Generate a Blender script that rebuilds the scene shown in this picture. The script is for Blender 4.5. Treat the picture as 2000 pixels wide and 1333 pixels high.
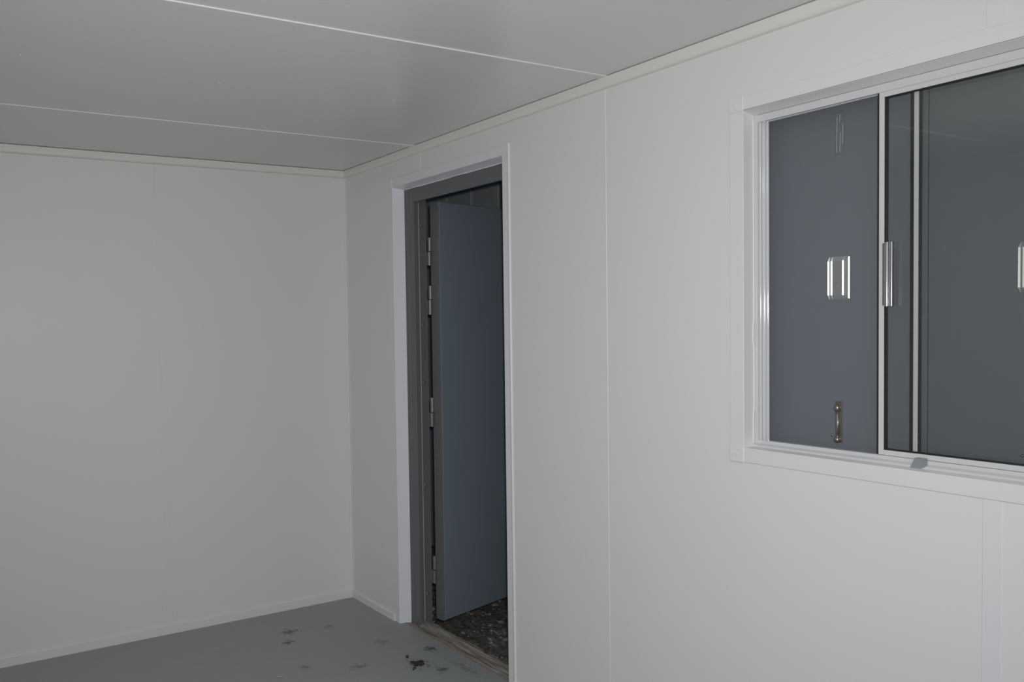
import bpy, bmesh, math, random
from mathutils import Vector, Matrix, noise
random.seed(4)
for o in list(bpy.data.objects): bpy.data.objects.remove(o)
sc = bpy.context.scene
C = sc.collection

# ------------------------------------------------------------------ camera
cam_d = bpy.data.cameras.new('camera'); cam = bpy.data.objects.new('camera', cam_d); C.objects.link(cam)
CAM = Vector((-2.2308, -3.9967, 1.5466))
yaw, pitch, roll = math.radians(28.2118), math.radians(-1.9913), math.radians(-1.16797)
fw = Vector((math.sin(yaw)*math.cos(pitch), math.cos(yaw)*math.cos(pitch), math.sin(pitch)))
r0 = Vector((math.cos(yaw), -math.sin(yaw), 0)); u0 = r0.cross(fw)
rt = math.cos(roll)*r0 + math.sin(roll)*u0; up = -math.sin(roll)*r0 + math.cos(roll)*u0
M = Matrix((rt, up, -fw)).transposed().to_4x4(); M.translation = CAM
cam.matrix_world = M
cam_d.sensor_width = 36; cam_d.sensor_fit = 'HORIZONTAL'
cam_d.lens = 1594.584/2000*36
cam_d.shift_x = 345.944/2000; cam_d.shift_y = 21.805/2000
cam_d.clip_start = 0.02
sc.camera = cam

# ------------------------------------------------------------------ world, flash, exposure
w = bpy.data.worlds.new('night'); sc.world = w; w.use_nodes = True
bg = w.node_tree.nodes['Background']; bg.inputs[0].default_value = (.35, .45, .62, 1); bg.inputs[1].default_value = .02
def lamp(name, kind, loc, energy, col=(1, 1, 1), **kw):
    d = bpy.data.lights.new(name, kind); d.energy = energy; d.color = col
    for k, v in kw.items(): setattr(d, k, v)
    o = bpy.data.objects.new(name, d); C.objects.link(o); o.location = loc; return o
# the pop-up flash of the camera, just above the lens
flash = lamp('camera_flash', 'SPOT', CAM + Vector((0.02, -0.02, 0.048)), 127, (1, .975, .972), shadow_soft_size=.022, spot_size=math.radians(112), spot_blend=1.0)
flash.rotation_euler = Vector((math.sin(yaw+.14), math.cos(yaw+.14), .07)).to_track_quat('-Z', 'Y').to_euler()
# weak overhead fill light, added out of view behind the photographer
fill_light = lamp('unseen_fill_light', 'AREA', (-2.25, -4.3, 2.36), 21, (.90, .955, 1), shape='RECTANGLE', size=1.3, size_y=1.2)
vs = sc.view_settings
sc.display_settings.display_device = 'sRGB'
vs.view_transform = 'Standard'; vs.look = 'None'; vs.gamma = 1; vs.use_curve_mapping = False
vs.exposure = 0.0

# ------------------------------------------------------------------ materials
def mat(name, col, rough=.5, metal=0, bump=0, bscale=60, var=0, vscale=3, spec=.5, coat=0):
    m = bpy.data.materials.new(name); m.use_nodes = True
    nt = m.node_tree; b = nt.nodes['Principled BSDF']
    b.inputs['Base Color'].default_value = (*col, 1); b.inputs['Roughness'].default_value = rough
    b.inputs['Metallic'].default_value = metal; b.inputs['Specular IOR Level'].default_value = spec
    b.inputs['Coat Weight'].default_value = coat
    tc = nt.nodes.new('ShaderNodeTexCoord')
    if var:
        n = nt.nodes.new('ShaderNodeTexNoise'); n.inputs['Scale'].default_value = vscale; n.inputs['Detail'].default_value = 6
        nt.links.new(tc.outputs['Object'], n.inputs['Vector'])
        mx = nt.nodes.new('ShaderNodeMix'); mx.data_type = 'RGBA'
        mx.inputs['A'].default_value = (*[c*(1-var) for c in col], 1); mx.inputs['B'].default_value = (*[min(1, c*(1+var)) for c in col], 1)
        nt.links.new(n.outputs['Fac'], mx.inputs['Factor']); nt.links.new(mx.outputs['Result'], b.inputs['Base Color'])
    if bump:
        n2 = nt.nodes.new('ShaderNodeTexNoise'); n2.inputs['Scale'].default_value = bscale; n2.inputs['Detail'].default_value = 4
        nt.links.new(tc.outputs['Object'], n2.inputs['Vector'])
        bp = nt.nodes.new('ShaderNodeBump'); bp.inputs['Strength'].default_value = bump; bp.inputs['Distance'].default_value = .002
        nt.links.new(n2.outputs['Fac'], bp.inputs['Height']); nt.links.new(bp.outputs['Normal'], b.inputs['Normal'])
    return m
wall_m = mat('painted_steel_wall', (.803, .7935, .788), .42, bump=.08, bscale=9, var=.012)
ceil_m = mat('painted_steel_ceiling', (.765, .78, .775), .30, bump=.10, bscale=5, var=.012)
trim_m = mat('white_folded_trim', (.80, .792, .810), .38, var=.01)
reveal_m = mat('cool_lit_trim_white', (.87, .885, .93), .4)  # trim white made brighter and bluer: cool light on the door reveals, put into colour
cream_m = mat('cream_cornice', (.81, .79, .75), .45, var=.02, vscale=8)
alu_m = mat('white_powder_coat', (.66, .66, .67), .06, var=.01)
chrome_m = mat('bright_aluminium', (.62, .61, .63), .075, metal=1)
dull_m = mat('dull_steel', (.23, .225, .22), .45, metal=.5, var=.15, vscale=40)
frame_m = mat('grey_painted_frame', (.140, .150, .156), .5, bump=.1, bscale=120, var=.06, vscale=10)
leaf_m = mat('blue_grey_paint', (.235, .285, .335), .6, bump=.12, bscale=160, var=.05, vscale=6)
shut_m = mat('shutter_blue_grey_paint', (.158, .174, .196), .5, bump=.1, bscale=200, var=.03, vscale=5)
gasket_m = mat('black_rubber', (.012, .012, .013), .6)
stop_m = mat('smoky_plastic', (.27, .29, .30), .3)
edge_m = mat('pale_paint_edge', (.36, .38, .41), .4)
seal_m = mat('white_sealant', (.80, .80, .80), .35)
brass_m = mat('tarnished_bolt_metal', (.28, .25, .22), .3, metal=.8, var=.2, vscale=60)
paper_m = mat('white_paper', (.8, .8, .78), .7)
mud_m = mat('dried_mud', (.035, .035, .028), .9, var=.4, vscale=60, bump=.4, bscale=150)
ply_m = mat('floor_plywood_edge', (.33, .27, .255), .8, var=.3, vscale=40)
stone_m = mat('pale_stone', (.48, .455, .42), .9, var=.3, vscale=30)
out_m = mat('dark_cladding', (.46, .50, .51), .6, var=.1, vscale=4)

def glass_mat():
    m = bpy.data.materials.new('green_glass'); m.use_nodes = True; nt = m.node_tree; nt.nodes.clear()
    out = nt.nodes.new('ShaderNodeOutputMaterial'); mx = nt.nodes.new('ShaderNodeMixShader')
    t = nt.nodes.new('ShaderNodeBsdfTransparent'); t.inputs[0].default_value = (.985, .994, .987, 1)
    g = nt.nodes.new('ShaderNodeBsdfGlossy'); g.inputs['Roughness'].default_value = .02
    f = nt.nodes.new('ShaderNodeFresnel'); f.inputs[0].default_value = 1.5
    nt.links.new(f.outputs[0], mx.inputs[0]); nt.links.new(t.outputs[0], mx.inputs[1]); nt.links.new(g.outputs[0], mx.inputs[2])
    nt.links.new(mx.outputs[0], out.inputs[0]); return m
glass_m = glass_mat()

def streak_mat(name, c1, c2, c3, scale, rough=.8):
    m = bpy.data.materials.new(name); m.use_nodes = True; nt = m.node_tree; b = nt.nodes['Principled BSDF']
    tc = nt.nodes.new('ShaderNodeTexCoord'); mp = nt.nodes.new('ShaderNodeMapping'); mp.inputs['Scale'].default_value = scale
    n = nt.nodes.new('ShaderNodeTexNoise'); n.inputs['Scale'].default_value = 1; n.inputs['Detail'].default_value = 8; n.inputs['Roughness'].default_value = .65
    r = nt.nodes.new('ShaderNodeValToRGB'); e = r.color_ramp.elements
    e[0].position, e[0].color = .32, (*c1, 1); e[1].position, e[1].color = .68, (*c3, 1)
    k = e.new(.5); k.color = (*c2, 1)
    nt.links.new(tc.outputs['Object'], mp.inputs[0]); nt.links.new(mp.outputs[0], n.inputs['Vector']); nt.links.new(n.outputs['Fac'], r.inputs[0])
    nt.links.new(r.outputs[0], b.inputs['Base Color']); b.inputs['Roughness'].default_value = rough
    bp = nt.nodes.new('ShaderNodeBump'); bp.inputs['Strength'].default_value = .5; bp.inputs['Distance'].default_value = .004
    nt.links.new(n.outputs['Fac'], bp.inputs['Height']); nt.links.new(bp.outputs['Normal'], b.inputs['Normal'])
    return m
sill_m = streak_mat('weathered_sill', (.08, .068, .052), (.24, .22, .19), (.44, .42, .385), (110, 5, 110))
soil_m = streak_mat('dark_soil', (.10, .095, .088), (.24, .225, .205), (.46, .44, .41), (48, 48, 48), .95)

def floor_mat():
    m = bpy.data.materials.new('grey_vinyl'); m.use_nodes = True; nt = m.node_tree; b = nt.nodes['Principled BSDF']
    N = nt.nodes.new; L = nt.links.new
    tc = N('ShaderNodeTexCoord')
    mp = N('ShaderNodeMapping'); mp.inputs['Scale'].default_value = (5, 40, 1); L(tc.outputs['Object'], mp.inputs[0])
    n = N('ShaderNodeTexNoise'); n.inputs['Scale'].default_value = 1; n.inputs['Detail'].default_value = 6; L(mp.outputs[0], n.inputs['Vector'])
    mx = N('ShaderNodeMix'); mx.data_type = 'RGBA'; mx.inputs['A'].default_value = (.315, .335, .34, 1); mx.inputs['B'].default_value = (.385, .40, .40, 1)
    L(n.outputs['Fac'], mx.inputs['Factor']); col = mx.outputs['Result']
    grit = N('ShaderNodeTexNoise'); grit.inputs['Scale'].default_value = 42; grit.inputs['Detail'].default_value = 5; grit.inputs['Roughness'].default_value = .7
    L(tc.outputs['Object'], grit.inputs['Vector'])
    # dried boot smears: centre, radii along x and y, strength
    for cx, cy, rx, ry, s in [(-.055, -.84, .06, .075, .9), (-.15, -1.05, .06, .08, .7), (-.54, -.30, .10, .075, .75), (-.60, -.42, .07, .06, .75),
                              (-.45, -.84, .10, .05, .55), (-.21, -.65, .07, .06, .5), (-.34, -.34, .07, .05, .4), (-.66, -.72, .09, .04, .5), (-.20, -.95, .12, .13, .55), (-.05, -1.1, .05, .2, .4)]:
        mp2 = N('ShaderNodeMapping'); mp2.inputs['Location'].default_value = (-cx/rx, -cy/ry, 0); mp2.inputs['Scale'].default_value = (1/rx, 1/ry, 0)
        L(tc.outputs['Object'], mp2.inputs[0])
        ln = N('ShaderNodeVectorMath'); ln.operation = 'LENGTH'; L(mp2.outputs[0], ln.inputs[0])
        mr = N('ShaderNodeMapRange'); mr.inputs['From Min'].default_value = 0; mr.inputs['From Max'].default_value = 1.25; mr.inputs['To Min'].default_value = .22; mr.inputs['To Max'].default_value = -.20
        L(ln.outputs['Value'], mr.inputs['Value'])
        ad = N('ShaderNodeMath'); ad.operation = 'ADD'; L(mr.outputs[0], ad.inputs[0]); L(grit.outputs['Fac'], ad.inputs[1])
        st = N('ShaderNodeMapRange'); st.interpolation_type = 'SMOOTHSTEP'; st.inputs['From Min'].default_value = .545; st.inputs['From Max'].default_value = .69; st.inputs['To Max'].default_value = s
        L(ad.outputs[0], st.inputs['Value'])
        m2 = N('ShaderNodeMix'); m2.data_type = 'RGBA'; m2.inputs['B'].default_value = (.06, .064, .062, 1)
        L(st.outputs[0], m2.inputs['Factor']); L(col, m2.inputs['A']); col = m2.outputs['Result']
    L(col, b.inputs['Base Color']); b.inputs['Roughness'].default_value = .55
    return m
floor_m = floor_mat()

# ------------------------------------------------------------------ helpers
def box(bm, x0, x1, y0, y1, z0, z1, bev=0, seg=1):
    vs_ = [bm.verts.new((x, y, z)) for x in sorted((x0, x1)) for y in sorted((y0, y1)) for z in sorted((z0, z1))]
    fs = [bm.faces.new([vs_[i] for i in q]) for q in ((0, 1, 3, 2), (4, 6, 7, 5), (0, 4, 5, 1), (2, 3, 7, 6), (0, 2, 6, 4), (1, 5, 7, 3))]
    if bev:
        es = list({e for f in fs for e in f.edges})
        bmesh.ops.bevel(bm, geom=es, offset=bev, segments=seg, affect='EDGES', profile=.5)
def prism(bm, prof, axis, a, b):
    """closed profile swept along an axis; prof in the other two coordinates, in xyz order"""
    def P(p, t):
        c = list(p); c.insert(axis, t); return c
    A = [bm.verts.new(P(p, a)) for p in prof]; B = [bm.verts.new(P(p, b)) for p in prof]; n = len(prof)
    for i in range(n): bm.faces.new((A[i], A[(i+1) % n], B[(i+1) % n], B[i]))
    bm.faces.new(A[::-1]); bm.faces.new(B)
def tube(bm, pts, r, n=8, rz=None):
    rings = []
    for i, p in enumerate(pts):
        p = Vector(p); d = (Vector(pts[min(i+1, len(pts)-1)]) - Vector(pts[max(i-1, 0)])).normalized()
        h = Vector((0, 0, 1)) if abs(d.z) < .9 else Vector((1, 0, 0))
        a = d.cross(h).normalized(); b = d.cross(a).normalized()
        rings.append([bm.verts.new(p + r*(math.cos(2*math.pi*k/n)*a + math.sin(2*math.pi*k/n)*b)) for k in range(n)])
    for R, S in zip(rings, rings[1:]):
        for k in range(n): bm.faces.new((R[k], R[(k+1) % n], S[(k+1) % n], S[k]))
    bm.faces.new(rings[0]); bm.faces.new(rings[-1][::-1])
def dome(bm, c, axis, r, h, n=10):
    """small rivet or bolt head standing on a surface, axis = outward direction"""
    ax = Vector(axis).normalized(); t = Vector((0, 0, 1)) if abs(ax.z) < .9 else Vector((1, 0, 0))
    a = ax.cross(t).normalized(); b = ax.cross(a); c = Vector(c); prev = None
    for rr, hh in ((1, -.3), (1, .35), (.75, .8), (.3, 1)):
        R = [bm.verts.new(c + r*rr*(math.cos(2*math.pi*k/n)*a + math.sin(2*math.pi*k/n)*b) + ax*h*hh) for k in range(n)]
        if prev:
            for k in range(n): bm.faces.new((prev[k], prev[(k+1) % n], R[(k+1) % n], R[k]))
        else: bm.faces.new(R[::-1])
        prev = R
    bm.faces.new(prev)
def obj(name, bm, m, parent=None, smooth=False, origin=None):
    bmesh.ops.recalc_face_normals(bm, faces=bm.faces)
    wl = parent.matrix_world.translation.copy() if parent else Vector((0, 0, 0))
    if parent:
        p, wl = parent, Vector((0, 0, 0))
        while p: wl += p.location; p = p.parent
    o0 = Vector(origin) if origin is not None else wl
    bmesh.ops.translate(bm, verts=bm.verts, vec=-o0)
    me = bpy.data.meshes.new(name); bm.to_mesh(me); bm.free()
    if smooth:
        for f in me.polygons: f.use_smooth = True
    o = bpy.data.objects.new(name, me); C.objects.link(o); me.materials.append(m)
    if parent: o.parent = parent
    o.location = o0 - wl
    return o
def boxo(name, dims, m, parent=None, bev=0, seg=1, **k):
    bm = bmesh.new(); box(bm, *dims, bev=bev, seg=seg); return obj(name, bm, m, parent, **k)
def empty(name, loc=(0, 0, 0)):
    o = bpy.data.objects.new(name, None); o.empty_display_size = .1; C.objects.link(o); o.location = loc; return o
def struct(o): o['kind'] = 'structure'; return o
def tag(o, label, cat, group=None):
    o['label'] = label; o['category'] = cat
    if group: o['group'] = group
    return o
def multi(name, dl, m, parent, bev=0):
    bm = bmesh.new()
    for d in dl: box(bm, *d, bev=bev)
    return obj(name, bm, m, parent)

T = .115                 # wall thickness
XL, YF = -3.0, -5.4      # the walls behind the photographer
ZC = 2.393               # ceiling
DY0, DY1, DZ = -.488, -1.338, 2.227        # door opening
WY0, WY1, WZ0, WZ1 = -2.427, -3.29, 1.150, 2.152   # window opening

# ------------------------------------------------------------------ floor, walls, ceiling
struct(boxo('floor', (XL-.1, .024, YF-.1, .1, -.04, 0), floor_m))
wr = struct(empty('wall_right'))
multi('wall_panel', [(0, T, DY0, .1, 0, 2.42), (0, T, -.74, DY0, DZ, 2.42)], wall_m, wr)
multi('wall_panel', [(0, T, DY1, -.74, DZ, 2.42), (0, T, -1.8945, DY1, 0, 2.42)], wall_m, wr)
multi('wall_panel', [(0, T, WY0, -1.8945, 0, 2.42), (0, T, -3.055, WY0, 0, WZ0), (0, T, -3.055, WY0, WZ1, 2.42)], wall_m, wr)
multi('wall_panel', [(0, T, WY1, -3.055, 0, WZ0), (0, T, WY1, -3.055, WZ1, 2.42), (0, T, -4.195, WY1, 0, 2.42)], wall_m, wr)
multi('wall_panel', [(0, T, YF, -4.195, 0, 2.42)], wall_m, wr)
def strip_r(y0, y1, z0, z1): boxo('joint_strip', (-.0015, .004, y0, y1, z0, z1), trim_m if y0 < -2.9 else wall_m, wr, bev=.0006)
strip_r(-.74, -.703, 2.262, 2.36); strip_r(-1.8945, -1.857, 0, 2.36)
strip_r(-3.0755, -3.0375, 0, 1.106); strip_r(-3.0755, -3.0375, 2.195, 2.36)

wb = struct(empty('wall_back'))
for a, b in ((0.0, -1.0635), (-1.0635, -2.22), (-2.22, XL)):
    boxo('wall_panel', (a, b, 0, .1, 0, 2.42), wall_m, wb)
for x in (-1.0635, -2.22): boxo('joint_strip', (x-.0185, x+.0185, -.0016, .004, 0, 2.36), wall_m, wb, bev=.0007)
wl_ = struct(empty('wall_left', (XL, 0, 0)))
for a, b in ((0.1, -1.2), (-1.2, -2.4), (-2.4, -3.6), (-3.6, YF-.1)): boxo('wall_panel', (XL-.1, XL, a, b, 0, 2.42), wall_m, wl_)
wf = struct(empty('wall_front', (0, YF, 0)))
for a, b in ((T, -1.1), (-1.1, -2.2), (-2.2, XL-.1)): boxo('wall_panel', (a, b, YF-.1, YF, 0, 2.42), wall_m, wf)

ce = struct(empty('ceiling', (0, 0, ZC)))
seams = [-.7132, -1.9176, -3.122, -4.326]
ys = [.1] + seams + [YF-.1]
pan = [boxo('ceiling_panel', (XL-.1, .1, a, b, ZC, ZC+.06), ceil_m, ce) for a, b in zip(ys, ys[1:])]
for y in seams: boxo('joint_strip', (XL, 0, y, y+.037, ZC-.0035, ZC+.004), ceil_m, ce, bev=.001)
def rivet(p, ax, r, m, par, h=None):
    bm = bmesh.new(); dome(bm, p, ax, r, h or r*.5); return obj('rivet', bm, m, par, smooth=True)
for x, y in ((-1.2111, -1.2845), (-.5261, -1.3396), (-1.8649, -1.3107)): rivet((x, y, ZC), (0, 0, -1), .0035, seal_m, ce)

# cornices, corner angle, baseboards
prof = [(0, 2.3535), (-.009, 2.3540), (-.0145, 2.3565), (-.0182, 2.3620), (-.0196, 2.370), (-.020, 2.3905), (0, 2.3905)]
bm = bmesh.new(); prism(bm, prof, 1, -.02, -1.3435); prism(bm, prof, 1, -1.3448, YF)
t2 = struct(obj('trim_2', bm, cream_m))
bm = bmesh.new()
P = [(-y_, z) for y_, z in prof]
prism(bm, [(x, z) for x, z in prof], 0, XL, 0)
struct(obj('trim_1', bm, cream_m))
for y in (-.963, -2.411, -2.65): rivet((-.0175, y, 2.3645), (-.8, 0, -.6), .0025, cream_m, t2)
bm = bmesh.new(); prism(bm, [(0, 0), (-.014, 0), (-.014, -.0022), (-.003, -.0035), (-.0022, -.014), (0, -.014)], 2, 0.0, 2.356)
struct(obj('trim_3', bm, wall_m))
bm = bmesh.new(); prism(bm, [(-.010, 0), (-.010, .042), (-.007, .046), (0, .046), (0, 0)], 0, XL, 0); struct(obj('baseboard_back', bm, trim_m))
def bb_right(bm, y0, y1): prism(bm, [(-.010, 0), (-.010, .034), (-.007, .038), (0, .038), (0, 0)], 1, y0, y1)
bm = bmesh.new(); bb_right(bm, -.01, -.447); bb_right(bm, -1.372, YF); struct(obj('baseboard_right', bm, trim_m))
struct(boxo('baseboard_left', (XL, XL+.01, YF, -.01, 0, .046), trim_m)); struct(boxo('baseboard_front', (XL+.01, -.01, YF, YF+.01, 0, .046), trim_m))

# ------------------------------------------------------------------ doorway
d = struct(empty('door_1', (0, -.913, 0)))
W_ = .043
boxo('architrave', (-.003, 0.001, DY0, DY0+W_, 0, DZ+W_), trim_m, d, bev=.001)
bm = bmesh.new(); prism(bm, [(-.003, DY1), (-.003, DY1-.030), (-.0065, DY1-.036), (-.007, DY1-.042), (-.004, DY1-.045), (.001, DY1-.045), (.001, DY1)], 2, 0, DZ+W_)
obj('architrave', bm, trim_m, d)
boxo('architrave', (-.003, .001, DY0, DY1, DZ, DZ+W_), trim_m, d, bev=.001)
for y0, y1 in ((DY0-.0005, DY0+W_+.002), (DY1-W_+.004, DY1+.0005)):
    boxo('corner_block', (-.0058, -.001, y0, y1, DZ-.004, DZ+W_+.002), trim_m, d, bev=.0012)
    rivet((-.0058, (y0+y1)/2, DZ+W_/2), (-1, 0, 0), .0032, trim_m, d)
# folded white reveal between wall face and steel frame
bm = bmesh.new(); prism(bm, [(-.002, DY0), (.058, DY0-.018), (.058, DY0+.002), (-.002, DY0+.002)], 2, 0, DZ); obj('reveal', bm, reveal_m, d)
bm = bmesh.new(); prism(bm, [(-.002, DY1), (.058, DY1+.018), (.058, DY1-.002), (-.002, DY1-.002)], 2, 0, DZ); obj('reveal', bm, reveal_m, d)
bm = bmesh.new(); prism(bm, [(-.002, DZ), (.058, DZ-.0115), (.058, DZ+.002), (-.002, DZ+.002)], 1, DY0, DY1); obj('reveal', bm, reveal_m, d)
bm = bmesh.new(); pts = []
for i in range(24):
    y = -.52 - i*(.80/23); pts.append((.0565, y, DZ-.0125+.0016*math.sin(i*.9)*math.sin(i*.31+1)))
tube(bm, pts, .0024, 6); obj('sealant_bead', bm, seal_m, d, smooth=True)
# steel frame: a lip, then the main face, then the rebated return that carries the hinges
FY0, FY1 = -.588, -1.262
def jamb(y, s):
    return [(.058, y+s*.080), (.058, y+s*.052), (.062, y+s*.050), (.062, y+s*.048), (.058, y+s*.046), (.058, y+s*.0015), (.0595, y),
            (.084, y), (.088, y), (.133, y), (.133, y+s*.098), (.116, y+s*.098), (.116, y+s*.080)]
for y, s in ((FY0, 1), (FY1, -1)):
    bm = bmesh.new(); prism(bm, jamb(y, s), 2, 0.0, 2.2165); obj('frame', bm, frame_m, d)
for y, s_ in ((FY0, 1), (FY1, -1)):
    boxo('edge_strip', (.0845, .0885, y+s_*.001, y-s_*.0030, .03, 2.144), edge_m, d, bev=.0008)
bm = bmesh.new(); prism(bm, [(.058, 2.2165), (.058, 2.1455), (.0595, 2.144), (.070, 2.144), (.070, 2.2165)], 1, FY0, FY1); obj('frame', bm, frame_m, d)
for z in (2.0316, 1.5321, 1.2434, .7214, .1657):
    bm = bmesh.new(); dome(bm, (.102, FY0, z), (0, -1, 0), .0105, .007, 14); obj('bolt', bm, frame_m, d, smooth=True)
# sill: weathered, chipped on its outer edge
bm = bmesh.new(); N = 40; rows = []
for i in range(N+1):
    y = -.586 - i*(.752/N); f = i/N
    j = .004*noise.noise((y*9, 0, 3)); j2 = .005*noise.noise((y*14, 5, 0)); ch = -.010*(1 if .60 < f < .66 else 0)
    rows.append([(.036+j*.6, 0), (.043+j, .006), (.058+j*.5, .010+j2*.3), (.064, .013), (.083+j2*.5, .029+j*.6), (.100+j2+ch, .030+j2*.5+ch*.4), (.106+j2+ch, .022), (.108, -.10), (.036, -.10)])
vv = [[bm.verts.new((x, -.586 - i*(.752/N), z)) for x, z in r] for i, r in enumerate(rows)]
for A, B in zip(vv, vv[1:]):
    for k in range(len(A)): bm.faces.new((A[k], A[(k+1) % len(A)], B[(k+1) % len(A)], B[k]))
bm.faces.new(vv[0]); bm.faces.new(vv[-1][::-1]); obj('threshold', bm, sill_m, d)
bm = bmesh.new(); vv = []
for i in range(61):
    y = -.47 - i*(.88/60); j = .005*noise.noise((y*22, 1, 1))
    vv.append([bm.verts.new((x, y, z)) for x, z in ((.021+j, .0004), (.026+j, .0014), (.036, .0010), (.060, -.001), (.060, -.03), (.021+j, -.03))])
for A, B in zip(vv, vv[1:]):
    for k in range(6): bm.faces.new((A[k], A[(k+1) % 6], B[(k+1) % 6], B[k]))
bm.faces.new(vv[0]); bm.faces.new(vv[-1][::-1]); obj('floor_edge', bm, ply_m, d)

# ------------------------------------------------------------------ steel door leaf, swung outwards
p0 = Vector((.165, -.650)); ang = math.radians(12.6); dx = Vector((math.cos(ang), math.sin(ang))); nx = Vector((-dx.y, dx.x))
sd = tag(empty('steel_door', (p0.x, p0.y, .032)), 'blue-grey steel door leaf swung open outwards in the grey doorway', 'door')
def leafbox(bm, a0, a1, n0, n1, z0, z1, bev=0):
    b2 = bmesh.new(); box(b2, a0, a1, n0, n1, z0, z1, bev=bev)
    for v in b2.verts:
        q = p0 + dx*v.co.x + nx*v.co.y; v.co.x, v.co.y = q.x, q.y
    me = bpy.data.meshes.new('t'); b2.to_mesh(me); b2.free(); bm.from_mesh(me); bpy.data.meshes.remove(me)
bm = bmesh.new(); leafbox(bm, .002, .80, 0, .048, .032, 2.146, .003); obj('panel', bm, leaf_m, sd)
bm = bmesh.new(); leafbox(bm, -.002, .004, .001, .056, .030, 2.145, .001); obj('edge_channel', bm, frame_m, sd)
HX, HY = .145, -.5985
for zt, zm, zb in ((1.9683, 1.8991, 1.8299), (1.7271, 1.6576, 1.5829), (1.1633, 1.0878, 1.0174), (.3557, .284, .2154)):
    h = empty('hinge'); h.parent = sd; h.location = Vector((HX, HY, zb)) - sd.location
    bm = bmesh.new(); tube(bm, [(HX, HY, zm+.002), (HX, HY, zt)], .0115, 14); obj('knuckle', bm, dull_m, h, smooth=False)
    bm = bmesh.new(); tube(bm, [(HX-.003, HY, zb), (HX-.003, HY, zm-.002)], .0105, 14); obj('knuckle', bm, dull_m, h)
    bm = bmesh.new(); leafbox(bm, -.0045, -.001, .008, .054, zm+.002, zt, .0008); obj('hinge_plate', bm, frame_m, h)
    boxo('hinge_plate', (.092, .140, FY0-.0022, FY0+.001, zb, zm), frame_m, h, bev=.0008)
bm = bmesh.new(); leafbox(bm, .30, .46, -.004, .001, 1.00, 1.18, .002); obj('lock_plate', bm, leaf_m, sd) if False else bm.free()

# ------------------------------------------------------------------ window
wn = struct(empty('window_1', (0, (WY0+WY1)/2, WZ0)))
boxo('architrave', (-.003, .001, WY0, WY0+.045, WZ0, WZ1+.043), trim_m, wn, bev=.001)
boxo('architrave', (-.003, .001, WY1-.045, WY1, WZ0, WZ1+.043), trim_m, wn, bev=.001)
boxo('architrave', (-.003, .001, WY0, WY1, WZ1, WZ1+.043), trim_m, wn, bev=.001)
boxo('architrave', (-.004, .001, WY0+.045, WY1-.045, WZ0-.044, WZ0), trim_m, wn, bev=.0018)
for y0, y1 in ((WY0, WY0+.046), (WY1-.046, WY1)):
    for z0, z1 in ((WZ1-.001, WZ1+.045), (WZ0-.0455, WZ0+.003)):
        boxo('corner_block', (-.0062, -.001, y0, y1, z0, z1), trim_m, wn, bev=.0012)
        rivet((-.0062, (y0+y1)/2, (z0+z1)/2), (-1, 0, 0), .0034, trim_m, wn)
XF = .042
bm = bmesh.new(); prism(bm, [(-.002, WY0), (XF, WY0-.003), (XF, WY0+.002), (-.002, WY0+.002)], 2, WZ0, WZ1); obj('reveal', bm, trim_m, wn)
bm = bmesh.new(); prism(bm, [(-.002, WY1), (XF, WY1+.003), (XF, WY1-.002), (-.002, WY1-.002)], 2, WZ0, WZ1); obj('reveal', bm, trim_m, wn)
bm = bmesh.new(); prism(bm, [(-.003, WZ1), (XF, WZ1-.0115), (XF, WZ1+.002), (-.003, WZ1+.002)], 1, WY0, WY1); obj('reveal', bm, trim_m, wn)
bm = bmesh.new(); prism(bm, [(-.003, WZ0), (XF, WZ0+.003), (XF, WZ0-.002), (-.003, WZ0-.002)], 1, WY0, WY1); obj('reveal', bm, trim_m, wn)
# aluminium frame with its sliding tracks
def trackprof(e, s, XF=XF+.0006):
    """profile from the outer edge inwards; e outer coordinate, s inward sign"""
    pts = [(XF, e), (XF, e+s*.0125)]
    def arc(cx, r, off):
        for k in range(0, 9):
            a = math.pi*(1-k/8); pts.append((cx+r*math.cos(a), e+s*(off+r*math.sin(a))))
    pts.append((.0475, e+s*.0135)); arc(.0535, .0035, .0145); pts.append((.0605, e+s*.0130)); pts.append((.064, e+s*.0130))
    arc(.070, .0042, .0160); pts.append((.0765, e+s*.0155)); arc(.0815, .003, .0190); pts += [(.086, e+s*.020), (.088, e)]
    return pts
for e, s in ((WY0-.002, -1), (WY1+.002, 1)):
    bm = bmesh.new(); prism(bm, trackprof(e, s), 2, WZ0+.002, WZ1-.011); obj('frame_jamb', bm, alu_m, wn)
hp = [(XF+.0015, 2.1405), (XF, 2.139), (XF, 2.1185), (.046, 2.118), (.046, 2.125), (.058, 2.125), (.058, 2.121), (.062, 2.121), (.062, 2.126), (.076, 2.126), (.076, 2.1215), (.086, 2.1215), (.086, 2.1405)]
bm = bmesh.new(); prism(bm, hp, 1, WY0-.002, WY1+.002); obj('frame_head', bm, alu_m, wn)
sp = [(.030, 1.1505), (.028, 1.1525)] + [(.0350-.0065*math.cos(k*math.pi/8), 1.1530+.0065*math.sin(k*math.pi/8)) for k in range(0, 5)] + \
     [(XF, 1.1625), (XF, 1.1715), (.046, 1.172), (.046, 1.166), (.058, 1.166), (.058, 1.170), (.062, 1.170), (.062, 1.165), (.076, 1.165), (.076, 1.1675), (.086, 1.1675), (.086, 1.1505)]
bm = bmesh.new(); prism(bm, sp, 1, WY0-.002, WY1+.002); obj('frame_sill', bm, alu_m, wn)
bm = bmesh.new(); pts = []
for i in range(64):
    z = 1.158 + i*(.978/63)
    off = .0045*(1/(1+math.exp(-(z-1.475)/.004)) - 1/(1+math.exp(-(z-1.50)/.003))) if False else 0
    k = 0
    if 1.455 < z < 1.52: k = -.0035
    if z < 1.252: k = -.003
    pts.append((.0405+k*.9, WY0-.0025, z))
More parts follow.
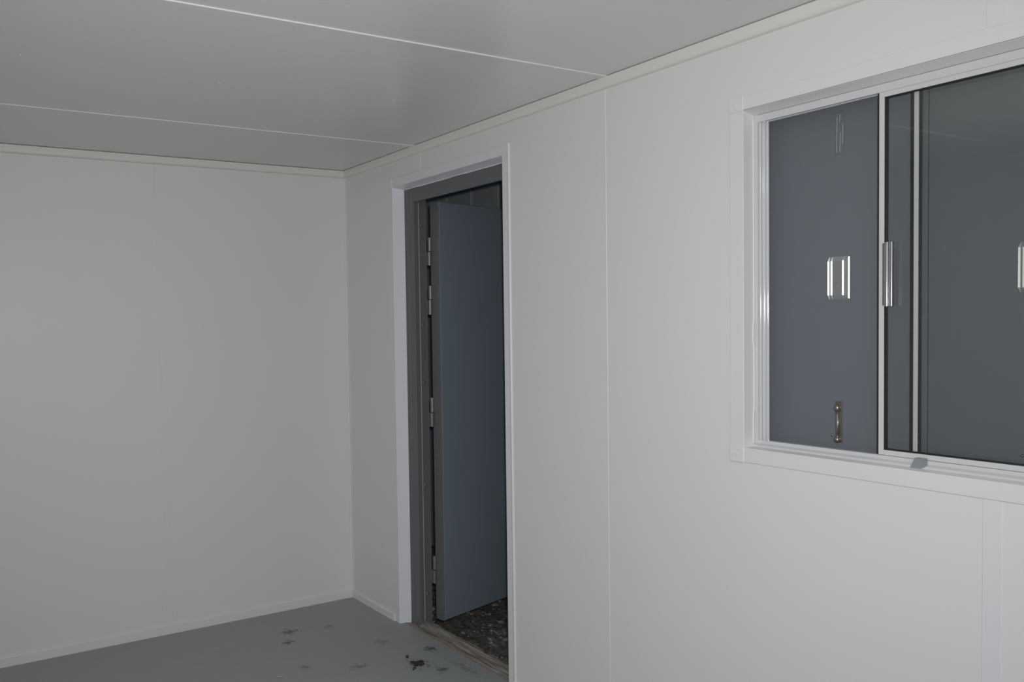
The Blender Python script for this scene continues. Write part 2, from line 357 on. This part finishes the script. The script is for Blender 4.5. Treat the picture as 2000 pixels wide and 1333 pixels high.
tube(bm, pts, .0026, 8); obj('sealant_bead', bm, seal_m, wn, smooth=True)

def sash(name, x, y0, y1, z0, z1, st, depth, stiles=True):
    s = empty(name); s.parent = wn; s.location = Vector((x, y0, z0)) - wn.location
    boxo('stile', (x, x+depth, y0, y0-st, z0, z1), alu_m, s, bev=.0008)
    boxo('stile', (x, x+depth, y1+st, y1, z0, z1), alu_m, s, bev=.0008)
    boxo('rail', (x+.0003, x+depth, y0-st, y1+st, z0, z0+.0135), alu_m, s, bev=.0008)
    boxo('rail', (x+.0003, x+depth, y0-st, y1+st, z1-.0135, z1), alu_m, s, bev=.0008)
    bm = bmesh.new(); g = .0045
    a0, a1, b0, b1 = y0-st, y1+st, z0+.0135, z1-.0135
    box(bm, x+.003, x+depth-.002, a0, a0-g, b0, b1); box(bm, x+.003, x+depth-.002, a1, a1+g, b0, b1)
    box(bm, x+.003, x+depth-.002, a0-g, a1+g, b0, b0+g*.8); box(bm, x+.003, x+depth-.002, a0-g, a1+g, b1, b1-g*.6)
    obj('gasket', bm, gasket_m, s)
    boxo('glass', (x+.007, x+.011, a0-.001, a1+.001, b0+.001, b1-.001), glass_m, s)
    return s
s1 = sash('sliding_sash', .044, -2.7815, -3.262, 1.1725, 2.1185, .0125, .015)
boxo('brush_seal', (.047, .057, -2.7765, -2.7815, 1.173, 2.118), gasket_m, s1)
s2 = sash('fixed_sash', .066, -2.8535, -3.285, 1.1655, 2.1235, .0105, .012)
boxo('brush_seal', (.068, .077, -2.8450, -2.8535, 1.167, 2.122), gasket_m, s2)
# pull handle on the sliding sash: flange and two half-round ribs
h = empty('handle'); h.parent = s1; h.location = Vector((.03, -2.80, 1.563)) - wn.location - s1.location
bm = bmesh.new()
box(bm, .036, .0445, -2.7945, -2.8000, 1.565, 1.727, .0008)
prof_h = []
def rib(cy, r, cx):
    return [(cx-r*.9*math.sin(k*math.pi/28), cy+r*math.cos(k*math.pi/28)) for k in range(29)]
pr = [(.045, -2.8000)] + rib(-2.8055, .0050, .036) + rib(-2.8165, .0048, .036) + [(.041, -2.8215), (.041, -2.805), (.045, -2.805)]
prism(bm, pr, 2, 1.563, 1.729)
obj('handle_grip', bm, chrome_m, s1); bpy.data.objects.remove(h)
# smoky plastic stop clipped over the sill
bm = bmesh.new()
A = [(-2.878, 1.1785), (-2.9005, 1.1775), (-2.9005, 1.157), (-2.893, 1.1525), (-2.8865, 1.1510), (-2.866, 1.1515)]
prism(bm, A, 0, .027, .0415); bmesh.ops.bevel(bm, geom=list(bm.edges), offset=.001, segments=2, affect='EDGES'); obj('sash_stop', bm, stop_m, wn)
bm = bmesh.new(); dome(bm, (.027, -2.8985, 1.1605), (-1, 0, 0), .002, .002); obj('rivet', bm, chrome_m, wn, smooth=True)

# ------------------------------------------------------------------ the two steel shutters outside the window
XS = .121
def shutter(yc, label):
    r = tag(empty('security_shutter', (XS, yc, 1.06)), label, 'shutter', 'steel shutters closed outside the window')
    boxo('panel', (XS, XS+.03, yc-.2235, yc+.2235, 1.06, 2.25), shut_m, r, bev=.0015)
    # raised back of the flush pull
    hb = bmesh.new(); zc, hy, hz = 1.647, .032, .065
    box(hb, XS-.0015, XS, yc-hy, yc+hy, zc-hz, zc+hz)
    pl = obj('pull_flange', hb, shut_m, r)
    bm = bmesh.new()
    # stepped profile across the plate: offset from the centre, height, half length
    pf = [(.0300, .0010, .0590), (.0292, .0066, .0475), (.0254, .0044, .0475), (.0208, .0044, .0475), (.0202, .0068, .0475), (.0168, .0048, .0475), (-.0125, .0080, .0480),
          (-.0158, .0061, .0490), (-.0270, .0046, .0575), (-.0302, .0028, .0590)]
    up_ = [bm.verts.new((XS-h_, yc+o_, zc+l_)) for o_, h_, l_ in pf]; dn_ = [bm.verts.new((XS-h_, yc+o_, zc-l_)) for o_, h_, l_ in pf]
    for k in range(len(pf)-1): bm.faces.new((up_[k], up_[k+1], dn_[k+1], dn_[k]))
    for row, sg in ((up_, 1), (dn_, -1)):
        e_ = [bm.verts.new((XS-.0012, yc+o_, zc+sg*.0615)) for o_, h_, l_ in pf]
        for k in range(len(pf)-1): bm.faces.new((row[k], row[k+1], e_[k+1], e_[k]))
    obj('pull_dish', bm, dish_m, pl)
    # tower bolt at the foot
    bp = boxo('bolt_plate', (XS-.0025, XS, yc-.010, yc+.010, 1.180, 1.297), brass_m, r, bev=.001)
    bm = bmesh.new(); tube(bm, [(XS-.006, yc+.001, 1.196), (XS-.006, yc+.001, 1.262)], .0028, 10); obj('bolt_rod', bm, chrome_m, bp, smooth=True)
    for z, hgt in ((1.278, .010), (1.188, .009)):
        bm = bmesh.new(); bmesh.ops.create_icosphere(bm, subdivisions=2, radius=1)
        for v in bm.verts: v.co = Vector((XS-.005 + v.co.x*.008, yc+.003 + v.co.y*.009, z + v.co.z*hgt*1.1))
        obj('bolt_knob', bm, brass_m, bp, smooth=True)
    bm = bmesh.new(); dome(bm, (XS, yc+.020, 1.1985), (-1, 0, 0), .004, .003); obj('rivet', bm, brass_m, r, smooth=True)
    # painted keeper at the head
    kp = boxo('top_keeper', (XS-.0022, XS, yc-.013, yc+.011, 1.995, 2.110), shut_m, r, bev=.0008)
    bm = bmesh.new()
    for yy, a, b in ((.006, 2.0, 2.10), (-.003, 2.0, 2.055), (-.010, 2.02, 2.075), (-.002, 2.085, 2.104)):
        tube(bm, [(XS-.003, yc+yy, a), (XS-.003, yc+yy-.001, b)], .0011, 6)
    obj('keeper_rail', bm, edge_m, kp)
    return r
dish_m = mat('dull_bright_plate', (.55, .56, .56), .34, metal=.85, var=.1, vscale=80)
shutter(-2.6355, 'blue-grey steel shutter behind the open left half of the window')
shutter(-3.0845, 'blue-grey steel shutter seen through the two green glass sashes')

# ------------------------------------------------------------------ outside: ground, neighbouring wall, litter
bm = bmesh.new(); n = 90; gx0, gx1, gy0, gy1 = .118, 1.46, -2.2, 3.0; g = []
GZ = -.20
for i in range(n+1):
    row = []
    for j in range(n+1):
        x = gx0 + (gx1-gx0)*(i/n)**1.6; y = gy0 + (gy1-gy0)*j/n
        z = GZ + .018*noise.noise((x*5, y*5, 0)) + .012*noise.noise((x*14, y*14, 2)) + .006*noise.noise((x*33, y*33, 2))
        row.append(bm.verts.new((x, y, z)))
    g.append(row)
for i in range(n):
    for j in range(n): bm.faces.new((g[i][j], g[i+1][j], g[i+1][j+1], g[i][j+1]))
struct(obj('ground', bm, soil_m))
bm = bmesh.new()
for i in range(520):
    x = random.uniform(.25, 1.35); y = random.uniform(-1.3, .35); s = random.choice((.004, .006, .006, .009, .013))*random.uniform(.7, 1.3)
    ret = bmesh.ops.create_icosphere(bm, subdivisions=1, radius=s)
    q = (random.uniform(.7, 1.4), random.uniform(.7, 1.4), random.uniform(.5, .9))
    zz = GZ + .018*noise.noise((x*5, y*5, 0)) + .012*noise.noise((x*14, y*14, 2)) + .006*noise.noise((x*33, y*33, 2))
    for v in ret['verts']: v.co = Vector((x + v.co.x*q[0], y + v.co.y*q[1], zz + .001 + v.co.z*q[2]))
o = obj('gravel', bm, stone_m); o['kind'] = 'stuff'; o['label'] = 'loose gravel on the dark ground outside the doorway'; o['category'] = 'gravel'
wo = struct(empty('wall_outside', (1.4, .5, GZ)))
y = .371 - .297*9
while y < 3.0:
    boxo('wall_panel', (1.4, 1.43, y+.013, y+.297-.013, -.3, 3.0), out_m, wo, bev=.004); y += .297
boxo('backing', (1.425, 1.45, -2.3, 3.1, -.3, 3.0), out_m, wo)
def scrap(name, c, a, b, rz, m, label, cat, group=None):
    bm = bmesh.new(); vv = []
    for i in range(5):
        for j in range(3):
            x = (i/4-.5)*a*(1+.15*noise.noise((i, j, a*90))); yy = (j/2-.5)*b*(1+.3*noise.noise((i, j, 4)))
            q = Matrix.Rotation(rz, 3, 'Z') @ Vector((x, yy, .003+.25*b*abs(noise.noise((i*.6, j*.8, a*70)))))
            vv.append(bm.verts.new(Vector(c)+q))
    fs = [bm.faces.new((vv[i*3+j], vv[i*3+3+j], vv[i*3+4+j], vv[i*3+1+j])) for i in range(4) for j in range(2)]
    bmesh.ops.solidify(bm, geom=fs, thickness=.0012)
    return tag(obj(name, bm, m, origin=c), label, cat, group)
def gz(x, y): return GZ + .018*noise.noise((x*5, y*5, 0)) + .012*noise.noise((x*14, y*14, 2)) + .006*noise.noise((x*33, y*33, 2))
scrap('paper_scrap', (-.797, -.759, .0002), .030, .012, -.45, paper_m, 'tiny white paper scrap on the grey floor near the back wall', 'paper')
scrap('litter_scrap', (.7718, -.355, gz(.7718, -.355)+.004), .022, .016, .3, paper_m, 'small pale litter scrap farther out on the dark ground outside', 'litter', 'litter outside the door')
scrap('litter_scrap', (.659, -.4667, gz(.659, -.4667)+.004), .040, .014, -.2, paper_m, 'long pale litter scrap nearer the sill on the dark ground', 'litter', 'litter outside the door')
# dried mud fallen from boots
def clump(c, pts, label, h):
    bm = bmesh.new()
    for px_, py_, r in pts:
        ret = bmesh.ops.create_icosphere(bm, subdivisions=3, radius=1)
        for v in ret['verts']:
            k = r*(1+.45*noise.noise((v.co.x*2+px_*50, v.co.y*2+py_*50, v.co.z)))
            zz = max(0, v.co.z)*h*min(1, r/.02)*(1+.5*noise.noise((v.co.x*4, v.co.y*4, px_*80)))
            v.co = Vector((c[0]+px_+v.co.x*k, c[1]+py_+v.co.y*k, .0003+zz))
    return tag(obj('mud_clump', bm, mud_m, smooth=True, origin=(c[0], c[1], 0)), label, 'mud')
clump((-.195, -.950, 0), [(0, 0, .023), (-.020, .022, .014), (.018, .012, .013), (-.028, -.012, .010), (-.046, -.030, .008), (-.060, -.042, .006)], 'largest dark mud clump with a tail on the grey floor', .007)
clump((-.196, -.852, 0), [(0, 0, .008)], 'upper of two tiny mud crumbs on the floor beside the large clump', .004)
clump((-.206, -.868, 0), [(0, 0, .007)], 'lower of two tiny mud crumbs on the floor beside the large clump', .004)
